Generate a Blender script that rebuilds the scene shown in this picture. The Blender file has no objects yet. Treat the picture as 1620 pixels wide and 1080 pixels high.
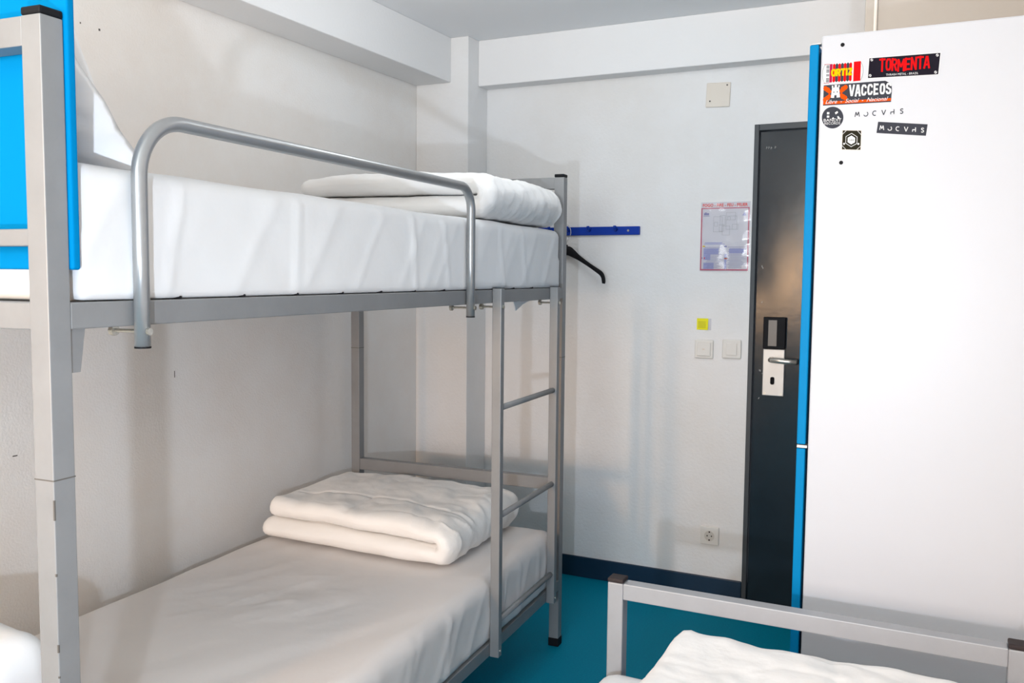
import bpy, bmesh, math, random
from mathutils import Vector, Matrix, noise
random.seed(7)
C = bpy.context.scene.collection
PI = math.pi

# ------------------------------------------------------------------ camera
YAW, PITCH, ROLL, FPX, EYE = 0.4550, 0.0747, 0.0093, 1411.8, 1.42
f = Vector((-math.sin(YAW)*math.cos(PITCH), math.cos(YAW)*math.cos(PITCH), -math.sin(PITCH)))
r = Vector((math.cos(YAW), math.sin(YAW), 0)); u = r.cross(f)
r2 = r*math.cos(ROLL)+u*math.sin(ROLL); u2 = -r*math.sin(ROLL)+u*math.cos(ROLL)
cam = bpy.data.objects.new('camera', bpy.data.cameras.new('camera')); C.objects.link(cam)
cam.data.sensor_width = 36; cam.data.lens = FPX/1620*36; cam.data.clip_start = .02
m = Matrix((r2, u2, -f)).transposed().to_4x4(); m.translation = (0, 0, EYE); cam.matrix_world = m
bpy.context.scene.camera = cam

# ------------------------------------------------------------------ light and exposure
sc = bpy.context.scene
sc.view_settings.view_transform = 'Standard'; sc.view_settings.look = 'None'
sc.view_settings.gamma = 1; sc.view_settings.use_curve_mapping = False
sc.view_settings.exposure = 0.0
w = bpy.data.worlds.new('world'); sc.world = w; w.use_nodes = True
w.node_tree.nodes['Background'].inputs[0].default_value = (.75, .85, 1, 1)
w.node_tree.nodes['Background'].inputs[1].default_value = 1.0

def lamp(name, kind, loc, energy, col, aim=None, **kw):
    l = bpy.data.lights.new(name, kind); l.energy = energy; l.color = col
    for k, v in kw.items(): setattr(l, k, v)
    o = bpy.data.objects.new(name, l); C.objects.link(o); o.location = loc
    if aim is not None:
        o.rotation_euler = (Vector(aim)-Vector(loc)).to_track_quat('-Z', 'Y').to_euler()
    return o
# the photographer's flash, left of and below the lens
lamp('camera_flash', 'SPOT', (-.20, -.15, 1.15), 86, (.74, .85, 1), aim=(-1.75, 3.0, 1.55),
     spot_size=math.radians(104), spot_blend=1.0, shadow_soft_size=.018)
# warm daylight through the left window behind the camera, plus unseen fills added around it
lamp('back_fill', 'AREA', (-.55, -3.32, 1.60), 66, (.97, .97, 1), aim=(-.9, 3.0, 1.45), shape='RECTANGLE', size=1.6, size_y=1.5)  # added area fill in the right window opening, evens out the room
lamp('daylight_left', 'AREA', (-1.88, -3.30, 1.42), 36, (1, .64, .36), aim=(-1.50, 3.0, 1.3), shape='RECTANGLE', size=.5, size_y=.9)
lamp('warm_fill', 'AREA', (-1.62, -1.50, 1.40), 28, (1, .55, .24), aim=(-1.45, 3.0, 1.2), shape='RECTANGLE', size=.16, size_y=.28)  # added warm fill without a fitting, tints the near post face
lamp('upward_fill', 'AREA', (-.8, -.6, 1.9), 18, (.88, 1, 1), aim=(-1.0, .6, 3.0), shape='DISK', size=.5)  # added fill in mid-air, aimed up so the ceiling brightens the room
lamp('ceiling_fill', 'POINT', (-1.15, 2.55, 2.36), 7.2, (.92, .97, 1), shadow_soft_size=.15)  # added fill below the ceiling, no fitting there
lamp('ceiling_fill_near', 'POINT', (-.45, 2.35, 2.40), 5.5, (.92, .97, 1), shadow_soft_size=.15)  # second added fill, lifts the far bunk sides

# ------------------------------------------------------------------ materials
def mat(name, col, rough=.6, metal=0, bump=0, bscale=200, bdist=.002, mottle=0, mscale=3, mcol=None, coat=0, spec=.5, detail=4, sheen=0):
    m = bpy.data.materials.new(name); m.use_nodes = True
    nt = m.node_tree; b = nt.nodes['Principled BSDF']
    b.inputs['Base Color'].default_value = (*col, 1); b.inputs['Roughness'].default_value = rough
    b.inputs['Metallic'].default_value = metal; b.inputs['Coat Weight'].default_value = coat
    b.inputs['Specular IOR Level'].default_value = spec
    b.inputs['Sheen Weight'].default_value = sheen
    tc = nt.nodes.new('ShaderNodeTexCoord')
    if bump:
        n = nt.nodes.new('ShaderNodeTexNoise'); n.inputs['Scale'].default_value = bscale; n.inputs['Detail'].default_value = detail
        nt.links.new(tc.outputs['Object'], n.inputs['Vector'])
        bp = nt.nodes.new('ShaderNodeBump'); bp.inputs['Strength'].default_value = bump; bp.inputs['Distance'].default_value = bdist
        nt.links.new(n.outputs['Fac'], bp.inputs['Height']); nt.links.new(bp.outputs['Normal'], b.inputs['Normal'])
    if mottle:
        n = nt.nodes.new('ShaderNodeTexNoise'); n.inputs['Scale'].default_value = mscale; n.inputs['Detail'].default_value = 8
        n.inputs['Roughness'].default_value = .65
        nt.links.new(tc.outputs['Object'], n.inputs['Vector'])
        cr = nt.nodes.new('ShaderNodeValToRGB'); cr.color_ramp.elements[0].position = .38; cr.color_ramp.elements[1].position = .68
        c2 = mcol or tuple(c*(1-mottle) for c in col)
        cr.color_ramp.elements[0].color = (*col, 1); cr.color_ramp.elements[1].color = (*c2, 1)
        nt.links.new(n.outputs['Fac'], cr.inputs['Fac']); nt.links.new(cr.outputs['Color'], b.inputs['Base Color'])
    return m
M = {}
M['wall'] = mat('wall_paint', (.82, .82, .82), .75, bump=.35, bscale=90, bdist=.004, mottle=.04, mscale=1.6, mcol=(.77, .755, .735), detail=6, spec=.25)
M['wall_l'] = mat('wall_paint_worn_warm', (.86, .845, .825), .8, bump=.4, bscale=150, bdist=.003, mottle=.08, mscale=1.5, mcol=(.81, .76, .715), detail=6, spec=.2)  # tan mottle is wear plus warm bounce light put into the colour
M['ceil'] = mat('ceiling_paint', (.84, .86, .88), .9, bump=.2, bscale=90)
M['beam'] = mat('beam_paint', (.82, .82, .82), .8, bump=.25, bscale=80, bdist=.003, spec=.2)
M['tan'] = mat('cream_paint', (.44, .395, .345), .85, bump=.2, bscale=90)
M['floor'] = mat('teal_vinyl', (.0, .19, .31), .6, bump=.1, bscale=300, mottle=.3, mscale=160, mcol=(.0, .25, .36), spec=.06)
M['navy'] = mat('navy_skirting', (.004, .024, .055), .4)
M['steel'] = mat('silver_painted_steel', (.26, .265, .27), .45, metal=.22, bump=.06, bscale=60, mottle=.1, mscale=9)
M['tube'] = mat('silver_tube', (.33, .335, .34), .33, metal=.55, mottle=.1, mscale=12)
M['lsteel'] = mat('light_silver_steel', (.36, .37, .39), .42, metal=.15, mottle=.08, mscale=8)
M['zinc'] = mat('zinc_bolt', (.6, .58, .52), .3, metal=.9, mottle=.2, mscale=200)
M['black'] = mat('black_plastic', (.008, .008, .010), .6, bump=.05, spec=.15)
M['brownblack'] = mat('dark_brown_plastic', (.035, .026, .026), .6, bump=.05, spec=.2)
M['seam'] = mat('dark_seam', (.11, .10, .09), .8, bump=.05)
M['sheet'] = mat('white_sheet', (.74, .75, .76), .85, bump=.12, bscale=26, bdist=.006, spec=.15, sheen=.1, detail=3)
M['sheet2'] = mat('warm_white_sheet', (.74, .70, .675), .85, bump=.12, bscale=24, bdist=.006, spec=.2, sheen=.1, detail=3)  # lower bunk sheet, slightly warmer in tone than the upper one
M['duvet'] = mat('cream_white_duvet', (.92, .89, .85), .9, bump=.25, bscale=38, bdist=.006, spec=.15, sheen=.2)
M['duvetw'] = mat('white_duvet', (.80, .795, .785), .9, bump=.25, bscale=38, bdist=.006, spec=.15, sheen=.2)
M['pillow'] = mat('white_pillowcase', (.87, .875, .885), .85, bump=.15, bscale=24, bdist=.006, spec=.2, sheen=.2)
M['bluepanel'] = mat('bright_blue_board', (.0, .19, .44), .7, bump=.04, bscale=40, spec=.03)
M['bluedoor'] = mat('blue_laminate', (.0, .22, .50), .5, bump=.03, bscale=40, spec=.08)
M['bluehook'] = mat('royal_blue_plastic', (.0, .035, .33), .4, bump=.03, spec=.25)
M['white'] = mat('white_laminate', (.58, .60, .64), .38, bump=.03, bscale=15, spec=.35)
M['doorgrey'] = mat('dark_grey_door_paint', (.016, .026, .036), .17, bump=.12, bscale=14, bdist=.004, mottle=.25, mscale=2.5, spec=.36)
M['frame'] = mat('dark_grey_frame_paint', (.042, .050, .058), .5, bump=.1, bscale=30)
M['brushed'] = mat('brushed_steel', (.60, .58, .55), .4, metal=.4, bump=.04)
M['lever'] = mat('satin_steel', (.62, .58, .52), .28, metal=.8, bump=.03)
M['cream'] = mat('cream_plastic', (.76, .70, .62), .6, bump=.05, bscale=60, spec=.2)
M['switch'] = mat('ivory_white_plastic', (.74, .725, .69), .4, bump=.02, spec=.3)
M['yellow'] = mat('yellow_paper', (.83, .78, .01), .7, bump=.03)
M['ink'] = mat('grey_ink', (.30, .28, .05), .8, bump=.02)
M['paper'] = mat('poster_paper', (.62, .61, .65), .7, bump=.03, spec=.1)
M['red'] = mat('red_vinyl', (0.62, 0.004, 0.006), .7, bump=.02, spec=.08)
M['pred'] = mat('pred_vinyl', (0.72, 0.05, 0.03), .7, bump=.02, spec=.08)
M['pink'] = mat('pink_vinyl', (0.50, 0.13, 0.19), .7, bump=.02, spec=.08)
M['lilac'] = mat('lilac_vinyl', (0.36, 0.38, 0.60), .7, bump=.02, spec=.08)
M['plum'] = mat('plum_vinyl', (0.27, 0.27, 0.44), .7, bump=.02, spec=.08)
M['line'] = mat('line_vinyl', (0.2, 0.22, 0.22), .7, bump=.02, spec=.08)
M['dk'] = mat('dk_vinyl', (0.046, 0.05, 0.064), .7, bump=.02, spec=.08)
M['bk'] = mat('bk_vinyl', (0.012, 0.01, 0.018), .7, bump=.02, spec=.08)
M['olive'] = mat('olive_vinyl', (0.024, 0.022, 0.013), .7, bump=.02, spec=.08)
M['orange'] = mat('orange_vinyl', (0.68, 0.075, 0.002), .7, bump=.02, spec=.08)
M['yvinyl'] = mat('yvinyl_vinyl', (0.72, 0.5, 0), .7, bump=.02, spec=.08)
M['wv'] = mat('wv_vinyl', (0.7, 0.71, 0.72), .7, bump=.02, spec=.08)
M['wood'] = mat('beige_slat', (.05, .045, .04), .6, bump=.1)
def film():
    m = bpy.data.materials.new('clear_plastic_sleeve'); m.use_nodes = True; nt = m.node_tree
    nt.nodes.clear(); out = nt.nodes.new('ShaderNodeOutputMaterial'); mix = nt.nodes.new('ShaderNodeMixShader')
    t = nt.nodes.new('ShaderNodeBsdfTransparent'); g = nt.nodes.new('ShaderNodeBsdfGlossy'); g.inputs['Roughness'].default_value = .10
    fr = nt.nodes.new('ShaderNodeFresnel'); fr.inputs['IOR'].default_value = 1.45
    n = nt.nodes.new('ShaderNodeTexNoise'); n.inputs['Scale'].default_value = 11; n.inputs['Detail'].default_value = 1
    tc = nt.nodes.new('ShaderNodeTexCoord'); nt.links.new(tc.outputs['Object'], n.inputs['Vector'])
    b = nt.nodes.new('ShaderNodeBump'); b.inputs['Strength'].default_value = .7; b.inputs['Distance'].default_value = .02
    nt.links.new(n.outputs['Fac'], b.inputs['Height']); nt.links.new(b.outputs['Normal'], g.inputs['Normal'])
    nt.links.new(fr.outputs[0], mix.inputs[0]); nt.links.new(t.outputs[0], mix.inputs[1]); nt.links.new(g.outputs[0], mix.inputs[2])
    nt.links.new(mix.outputs[0], out.inputs[0]); return m
M['film'] = film()

# ------------------------------------------------------------------ helpers
def obj(name, bm, m, parent=None, smooth=False, kind=None, loc=None):
    me = bpy.data.meshes.new(name)
    bmesh.ops.recalc_face_normals(bm, faces=bm.faces)
    bm.to_mesh(me); bm.free(); me.materials.append(M[m] if isinstance(m, str) else m)
    if smooth:
        for p in me.polygons: p.use_smooth = True
    o = bpy.data.objects.new(name, me); C.objects.link(o)
    if parent: o.parent = parent
    if loc: o.location = loc
    if kind: o['kind'] = kind
    return o
def tag(o, label, cat, group=None):
    o['label'] = label; o['category'] = cat
    if group: o['group'] = group
    return o
def thing(name, label, cat, loc=(0, 0, 0), rz=0, group=None):
    o = bpy.data.objects.new(name, None); C.objects.link(o); o.location = loc; o.rotation_euler = (0, 0, rz)
    o.empty_display_size = .05
    return tag(o, label, cat, group)
def box(x0, x1, y0, y1, z0, z1, bev=0, bm=None, seg=2):
    b2 = bmesh.new(); bmesh.ops.create_cube(b2, size=1)
    for v in b2.verts: v.co = Vector(((x0+x1)/2+v.co.x*(x1-x0), (y0+y1)/2+v.co.y*(y1-y0), (z0+z1)/2+v.co.z*(z1-z0)))
    if bev: bmesh.ops.bevel(b2, geom=list(b2.edges), offset=bev, segments=seg, affect='EDGES', profile=.5)
    if bm is None: return b2
    me = bpy.data.meshes.new('t'); b2.to_mesh(me); b2.free(); bm.from_mesh(me); bpy.data.meshes.remove(me); return bm
def tube(path, rad, n=14, bm=None, cap=True):
    bm = bm or bmesh.new(); path = [Vector(p) for p in path]; rings = []
    t0 = (path[1]-path[0]).normalized(); ref = Vector((0, 0, 1)) if abs(t0.z) < .9 else Vector((1, 0, 0))
    nrm = t0.cross(ref).normalized()
    for i, p in enumerate(path):
        t = (path[min(i+1, len(path)-1)]-path[max(i-1, 0)]).normalized()
        nrm = (nrm - t*nrm.dot(t)).normalized(); bn = t.cross(nrm)
        R_ = rad[i] if isinstance(rad, (list, tuple)) else rad
        rings.append([bm.verts.new(p+(nrm*math.cos(a)+bn*math.sin(a))*R_) for a in [2*PI*k/n for k in range(n)]])
    for a, b in zip(rings, rings[1:]):
        for k in range(n): bm.faces.new((a[k], a[(k+1) % n], b[(k+1) % n], b[k]))
    if cap: bm.faces.new(rings[0][::-1]); bm.faces.new(rings[-1])
    return bm
def arc(c, rad, a0, a1, n, ax):   # arc in plane spanned by ax[0], ax[1]
    c = Vector(c); U, V = Vector(ax[0]), Vector(ax[1])
    return [c+U*rad*math.cos(a0+(a1-a0)*i/n)+V*rad*math.sin(a0+(a1-a0)*i/n) for i in range(n+1)]
def fbm(p, o=4):
    return noise.fractal(p, 1.0, 2.0, o)
def ridge(v, k=6): return math.exp(-k*abs(v))
def soft_box(x0, x1, y0, y1, z0, z1, radt, step, disp=None, radb=.010):
    bm = bmesh.new(); h = [(x1-x0)/2, (y1-y0)/2, (z1-z0)/2]; c = Vector(((x0+x1)/2, (y0+y1)/2, (z0+z1)/2))
    N = [max(2, int(2*a/step)) for a in h]; V = {}
    def vert(i, j, k):
        key = (i, j, k)
        if key not in V:
            p = Vector([-h[a]+2*h[a]*t/N[a] for a, t in enumerate(key)])
            rad = radt if p.z > 0 else radb
            q = Vector([max(-(h[a]-rad), min(h[a]-rad, p[a])) for a in range(3)]); d = p-q
            nn = d.normalized() if d.length > 1e-9 else Vector((0, 0, 1))
            if d.length > 1e-9: p = q+nn*rad
            p = p+c
            if disp: p = p+disp(p, nn)
            V[key] = bm.verts.new(p)
        return V[key]
    for a in range(3):
        b, d = (a+1) % 3, (a+2) % 3
        for s in (0, N[a]):
            for i in range(N[b]):
                for j in range(N[d]):
                    q = []
                    for di, dj in ((0, 0), (1, 0), (1, 1), (0, 1)):
                        k = [0, 0, 0]; k[a] = s; k[b] = i+di; k[d] = j+dj; q.append(vert(*k))
                    bm.faces.new(q if s else q[::-1])
    return bm
def text_mesh(txt, size, m, parent, origin, xdir, zdir, ydepth=.0003, name='lettering', sx=1, bold=0, spacing=1, shear=0, fit=None, fith=None):
    cu = bpy.data.curves.new('t', 'FONT'); cu.body = txt; cu.size = size; cu.offset = bold; cu.space_character = spacing; cu.shear = shear
    cu.resolution_u = 3
    o = bpy.data.objects.new('t', cu); C.objects.link(o)
    bpy.context.view_layer.update()
    me = bpy.data.meshes.new_from_object(o.evaluated_get(bpy.context.evaluated_depsgraph_get()))
    bpy.data.objects.remove(o); bpy.data.curves.remove(cu)
    xs = [v.co.x for v in me.vertices]; ys = [v.co.y for v in me.vertices]
    ax, ay = min(xs), min(ys); W, H = max(xs)-ax, max(ys)-ay
    kx = fit/W if fit else sx; ky = fith/H if fith else 1
    X, Z = Vector(xdir), Vector(zdir); n = X.cross(Z).normalized()
    for v in me.vertices:
        v.co = Vector(origin)+X*((v.co.x-ax)*kx)+Z*((v.co.y-ay)*ky)+n*ydepth
    me.name = name; me.materials.clear(); me.materials.append(M[m])
    ob = bpy.data.objects.new(name, me); C.objects.link(ob); ob.parent = parent
    return ob

# ------------------------------------------------------------------ room
XL, XR, YB, YF, YP, YBM, ZC = -2.315, .32, -3.4, 3.86, 3.67, 3.768, 2.512
T = .12
S = lambda name, bm, m: obj(name, bm, m, kind='structure')
S('floor', box(XL-T, XR+T, YB-T, YF+.3, -.1, 0), 'floor')
S('ceiling', box(XL-T, XR+T, YB-T, YF+.3, ZC, ZC+.1), 'ceil')
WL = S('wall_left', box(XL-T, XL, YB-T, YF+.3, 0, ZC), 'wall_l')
S('wall_right', box(XR, XR+T, YB-T, YF+.3, 0, ZC), 'wall')
DX0, DX1, DZ = -.764, .08, 2.057
bm = box(XL, DX0, YF, YF+.3, 0, ZC); box(DX0, DX1, YF, YF+.3, DZ, ZC, bm=bm); box(DX1, XR, YF, YF+.3, 0, ZC, bm=bm)
S('wall_far', bm, 'wall')
# back wall with two window openings
bm = bmesh.new()
wins = [(-2.16, -1.60, .92, 1.92), (-1.38, .28, .80, 2.38)]
xs = XL
for a, b, c, d in wins:
    box(xs, a, YB-T, YB, 0, ZC, bm=bm); box(a, b, YB-T, YB, 0, c, bm=bm); box(a, b, YB-T, YB, d, ZC, bm=bm); xs = b
box(xs, XR, YB-T, YB, 0, ZC, bm=bm)
S('wall_back', bm, 'wall')
for i, (a, b, c, d) in enumerate(wins):
    bm = bmesh.new()
    for q in ((a, a+.04, c, d), (b-.04, b, c, d), (a+.04, b-.04, c, c+.04), (a+.04, b-.04, d-.04, d), ((a+b)/2-.02, (a+b)/2+.02, c+.04, d-.04)):
        box(q[0], q[1], YB-.09, YB-.05, q[2], q[3], bm=bm)
    S('window_%d' % (i+1), bm, 'white')
S('wall_pillar', box(XL, -2.033, YP, YF, 0, ZC, .004), 'wall')
S('trim_1', box(XL, -2.124, YB, YP, 2.308, ZC, .004), 'beam')
S('trim_2', box(-2.033, -.335, YBM, YF, 2.301, ZC, .004), 'beam')
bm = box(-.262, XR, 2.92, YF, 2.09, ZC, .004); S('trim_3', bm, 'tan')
S('trim_4', tube([(-.232, 2.915, 2.09), (-.232, 2.915, ZC)], .005, 8), 'cream')
S('baseboard_far', box(-2.033, DX0, YF-.012, YF, 0, .097, .003), 'navy')
S('baseboard_left', box(XL, XL+.012, YB, YP, 0, .097, .003), 'navy')
S('baseboard_pillar', box(XL, -2.033, YP-.012, YP, 0, .097, .003), 'navy')
S('baseboard_right', box(XR-.012, XR, YB, YF, 0, .097, .003), 'navy')
# entrance door
D = S('door_1', box(DX0+.024, DX1-.024, YF+.010, YF+.050, .008, DZ-.030, .002), 'doorgrey')
bm = bmesh.new()
box(DX0, DX0+.020, YF-.002, YF+.12, 0, DZ, .002, bm); box(DX1-.020, DX1, YF-.002, YF+.12, 0, DZ, .002, bm); box(DX0+.020, DX1-.020, YF-.002, YF+.12, DZ-.026, DZ, .002, bm)
obj('door_frame', bm, 'frame', D)
yd = YF+.010
lock = obj('lock_plate', box(-.701, -.612, yd-.012, yd, .918, 1.117, .003), 'brushed', D)
rd = obj('card_reader', box(-.701, -.610, yd-.026, yd, 1.119, 1.252, .003), 'black', D)
obj('reader_window', box(-.680, -.644, yd-.0275, yd-.026, 1.130, 1.240, .001), mat('grey_reader_window', (.13, .125, .12), .3, bump=.02), rd)
hb = tube([(-.663, yd-.012, 1.074), (-.663, yd-.055, 1.074)], .010, 14)
hp = [(-.663, yd-.045, 1.074)]+arc((-.655, yd-.050, 1.074), .012, PI, PI*.5+PI, 1, ((1, 0, 0), (0, 1, 0)))[1:]+[(-.62, yd-.062, 1.072), (-.585, yd-.062, 1.070), (-.566, yd-.056, 1.069), (-.560, yd-.038, 1.068)]
tube([Vector(p) for p in hp], .0110, 14, hb)
obj('door_handle', hb, 'lever', D, True)
kb = box(-.667, -.651, yd-.0135, yd-.012, .967, .999, .006); obj('keyhole', kb, 'black', lock)
for x in (-.690, -.623):
    obj('screw', tube([(x, yd-.012, .928), (x, yd-.0145, .928)], .005, 10), 'zinc', lock)
rr = random.Random(3)
bm = bmesh.new()
def stroke(bm, x, z, dx, dz, w=.0012, y=yd-.0005):
    d = Vector((dx, 0, dz)); n = Vector((-dz, 0, dx)).normalized()*w
    p = Vector((x, y, z)); vs = [bm.verts.new(q) for q in (p-n, p+d-n, p+d+n, p+n)]; bm.faces.new(vs)
for k, (x, z) in enumerate(((-.715, 1.955), (-.706, 1.955), (-.696, 1.953), (-.680, 1.955))):
    stroke(bm, x, z, .001, .010); stroke(bm, x, z+.008, .005, -.003)
for x, z in ((-.716, 1.02), (-.712, 1.018), (-.705, 1.008), (-.717, 1.46), (-.714, 1.455), (-.716, 1.31), (-.717, .90)):
    stroke(bm, x, z, rr.uniform(-.002, .004), rr.uniform(.004, .010), .0016)
obj('paint_scratch', bm, mat('pale_scratch', (.35, .35, .34), .8, bump=.02), D)

# small scuffs on the walls
def scuff(parent, pts, axis):
    bm = bmesh.new()
    for (a, z, da, dz) in pts:
        if axis == 'x': box(XL, XL+.0012, a-da, a+da, z-dz, z+dz, .0004, bm)
        else: box(a-da, a+da, YF-.0012, YF, z-dz, z+dz, .0004, bm)
    obj('scuff', bm, 'seam', parent)
for q in ((2.168, 1.078, .0022, .014), (1.905, 2.138, .005, .004), (1.84, 2.142, .003, .003), (1.594, .905, .012, .002)): scuff(WL, [(q[0], q[1], q[2]*.6, q[3]*.8)], 'x')

# wall fittings
t = thing('blanking_plate', 'small square cream blanking plate high on the far wall under the beam', 'wall plate', (-.920, YF, 2.192))
t2 = obj('cover', box(-.051, .051, -.008, 0, -.052, .050, .003), 'cream', t); t.rotation_euler = (0, math.radians(2), 0)
for x, z in ((.037, .038), (-.033, -.027)): obj('screw', tube([(x, -.008, z), (x, -.010, z)], .0035, 8), 'seam', t)

def switch(x, z, wx, label, mark):
    t = thing('light_switch', label, 'switch', (x, YF, z))
    obj('frame', box(-.041, .041, -.009, 0, -.041, .041, .005), 'switch', t)
    if mark:
        rk = obj('rocker', box(-.030, .030, -.014, -.009, -.030, .030, .003), 'switch', t)
        obj('indicator', box(-.005, .005, -.0150, -.014, -.003, .003, .0005), 'cream', rk)
    else:
        obj('rocker', box(-.023, .023, -.013, -.009, -.026, .026, .002), 'switch', t)
switch(-.953, 1.104, 0, 'white square switch with tiny centre mark directly below the yellow note', True)
switch(-.833, 1.109, 0, 'white square switch with plain narrow rocker, the one nearer the grey door', False)
t = thing('wall_socket', 'white round-pin power socket low on the far wall left of the door', 'socket', (-.907, YF, .281))
obj('frame', box(-.041, .041, -.010, 0, -.041, .041, .004), 'switch', t)
bm = bmesh.new(); R0, R1 = .0225, .0195
n = 32
o_ = [bm.verts.new((R0*math.cos(a), -.0125, R0*math.sin(a))) for a in [2*PI*k/n for k in range(n)]]
i_ = [bm.verts.new((R1*math.cos(a), -.0125, R1*math.sin(a))) for a in [2*PI*k/n for k in range(n)]]
b_ = [bm.verts.new((R1*math.cos(a), -.0103, R1*math.sin(a))) for a in [2*PI*k/n for k in range(n)]]
c_ = [bm.verts.new((R0*math.cos(a), -.010, R0*math.sin(a))) for a in [2*PI*k/n for k in range(n)]]
for k in range(n):
    q = (k+1) % n
    bm.faces.new((o_[k], o_[q], i_[q], i_[k])); bm.faces.new((i_[k], i_[q], b_[q], b_[k])); bm.faces.new((c_[k], c_[q], o_[q], o_[k]))
bm.faces.new(b_)
obj('insert', bm, mat('socket_insert', (.60, .58, .54), .4, bump=.02), t)
for x in (-.0095, .0095): obj('pin_hole', tube([(x, -.0104, 0), (x, -.0112, 0)], .0030, 10), 'black', t)
obj('earth_clip', box(-.003, .003, -.013, -.0104, -.021, -.015, .0005), 'black', t); obj('earth_clip', box(-.003, .003, -.013, -.0104, .015, .021, .0005), 'black', t)

t = thing('sticky_note', 'small yellow paper note stuck on the far wall above the switches', 'note', (-.958, YF, 1.213))
obj('backing_paper', box(-.020, .033, -.0010, 0, -.026, .024), 'paper', t)
bm = bmesh.new(); N = 8; g = {}
for i in range(N+1):
    for j in range(N+1):
        x = -.030+.050*i/N; z = -.025+.050*j/N
        g[i, j] = bm.verts.new((x, -.0016-.006*(i/N)**3*(1-j/N), z))
for i in range(N):
    for j in range(N): bm.faces.new((g[i, j], g[i+1, j], g[i+1, j+1], g[i, j+1]))
s_ = obj('note_sheet', bm, 'yellow', t, True)
bm = bmesh.new()
for k in range(5): stroke(bm, -.024, .010-.006*k, .034, 0, .0006, -.0085 if 0 else -.0045)
obj('handwriting', bm, 'ink', t)

# fire notice
t = thing('fire_notice', 'fire evacuation notice with floor plan in clear plastic on the far wall', 'poster', (-.8765, YF, 1.5915))
pw, ph = .105, .1475
obj('sheet', box(-pw, pw, -.0012, 0, -ph, ph), 'paper', t)
def ptext(s, x, z, w_, h_, m, bold=.0, name='lettering', yo=-.0018):
    return text_mesh(s, .01, m, t, (x, yo, z), (1, 0, 0), (0, 0, 1), 0, name, fit=w_, fith=h_, bold=bold)
ptext('FOGO - FIRE - FEU - FEUER', -.098, .1275, .192, .0135, 'pred', .00022)
def rects(lst, m, name, y=-.0016):
    bm = bmesh.new()
    for q_, (x0, x1, z0, z1) in enumerate(lst):
        vs = [bm.verts.new((x, y-q_*.00001, z)) for x, z in ((x0, z0), (x1, z0), (x1, z1), (x0, z1))]; bm.faces.new(vs)
    return obj(name, bm, m, t)
rects([(-pw+.001, pw-.003, .119, .123), (-pw+.001, -pw+.006, -ph+.002, .119), (pw-.008, pw-.003, -ph+.002, .119), (-pw+.001, pw-.003, -ph+.002, -ph+.008)], 'pink', 'border', -.00145)
rects([(-.090, -.025, -.075, -.050), (-.000, .010, -.139, -.075), (.020, .090, -.072, -.052), (-.090, -.060, -.100, -.072), (-.090, -.045, -.139, -.112), (-.090, .0, -.034, -.031), (-.085, -.010, -.029, -.025)], 'lilac', 'text_block', -.0015)
L_ = []
for x0, x1, z0, z1 in ((-.050, -.012, .020, .085), (-.022, .0, .048, .090), (.004, .044, .070, .102), (.004, .050, .030, .087), (-.025, -.005, .022, .052), (-.012, .020, .006, .045), (.030, .055, .030, .052), (-.046, -.032, .044, .062), (.010, .022, .070, .084)):
    wv = .0006
    L_ += [(x0, x1, z0, z0+wv), (x0, x1, z1-wv, z1), (x0, x0+wv, z0, z1), (x1-wv, x1, z0, z1)]
rects(L_, 'line', 'floor_plan', -.0017)
L_ = []
for k in range(15): L_.append((-.086+(k*3 % 4)*.004, -.012 - (k*7 % 5)*.005, -.047-.0062*k, -.0453-.0062*k)); L_.append((.014+(k*5 % 3)*.004, .090-(k*3 % 4)*.006, -.046-.0062*k, -.0443-.0062*k))
rects(L_, 'plum', 'text_line', -.0018)
rects([(-.095, -.084, -.044, -.039)], 'yvinyl', 'flag', -.0019); rects([(.0, .014, -.096, -.093)], 'orange', 'flag', -.0020); rects([(.0, .014, -.093, -.090)], 'black', 'flag', -.0020)
rects([(-.001, .010, -.046, -.039)], 'plum', 'flag', -.0019); rects([(-.098, -.094, -.096, -.089)], 'plum', 'flag', -.0019); rects([(-.088, -.084, -.096, -.089)], 'pred', 'flag', -.0019)
bm = bmesh.new(); vs = [bm.verts.new(p) for p in ((.072, -.0018, .088), (.090, -.0018, .088), (.081, -.0018, .105))]; bm.faces.new(vs); obj('triangle_mark', bm, 'lilac', t)
rects([(-.092, -.070, .092, .101), (-.094, -.068, .087, .089), (-.088, -.080, .101, .104)], 'plum', 'emblem', -.0018)
bm = bmesh.new(); N = 20; g = {}
for i in range(N+1):
    for j in range(N+1):
        x = -pw-.003+(2*pw+.006)*i/N; z = -ph-.003+(2*ph+.006)*j/N
        e = min(1, min(i, N-i, j, N-j)/3)
        g[i, j] = bm.verts.new((x, -.003-.003*e*(1+noise.noise(Vector((x*10, 2, z*5)))), z))
for i in range(N):
    for j in range(N): bm.faces.new((g[i, j], g[i+1, j], g[i+1, j+1], g[i, j+1]))
obj('plastic_sleeve', bm, 'film', t, True)

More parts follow.
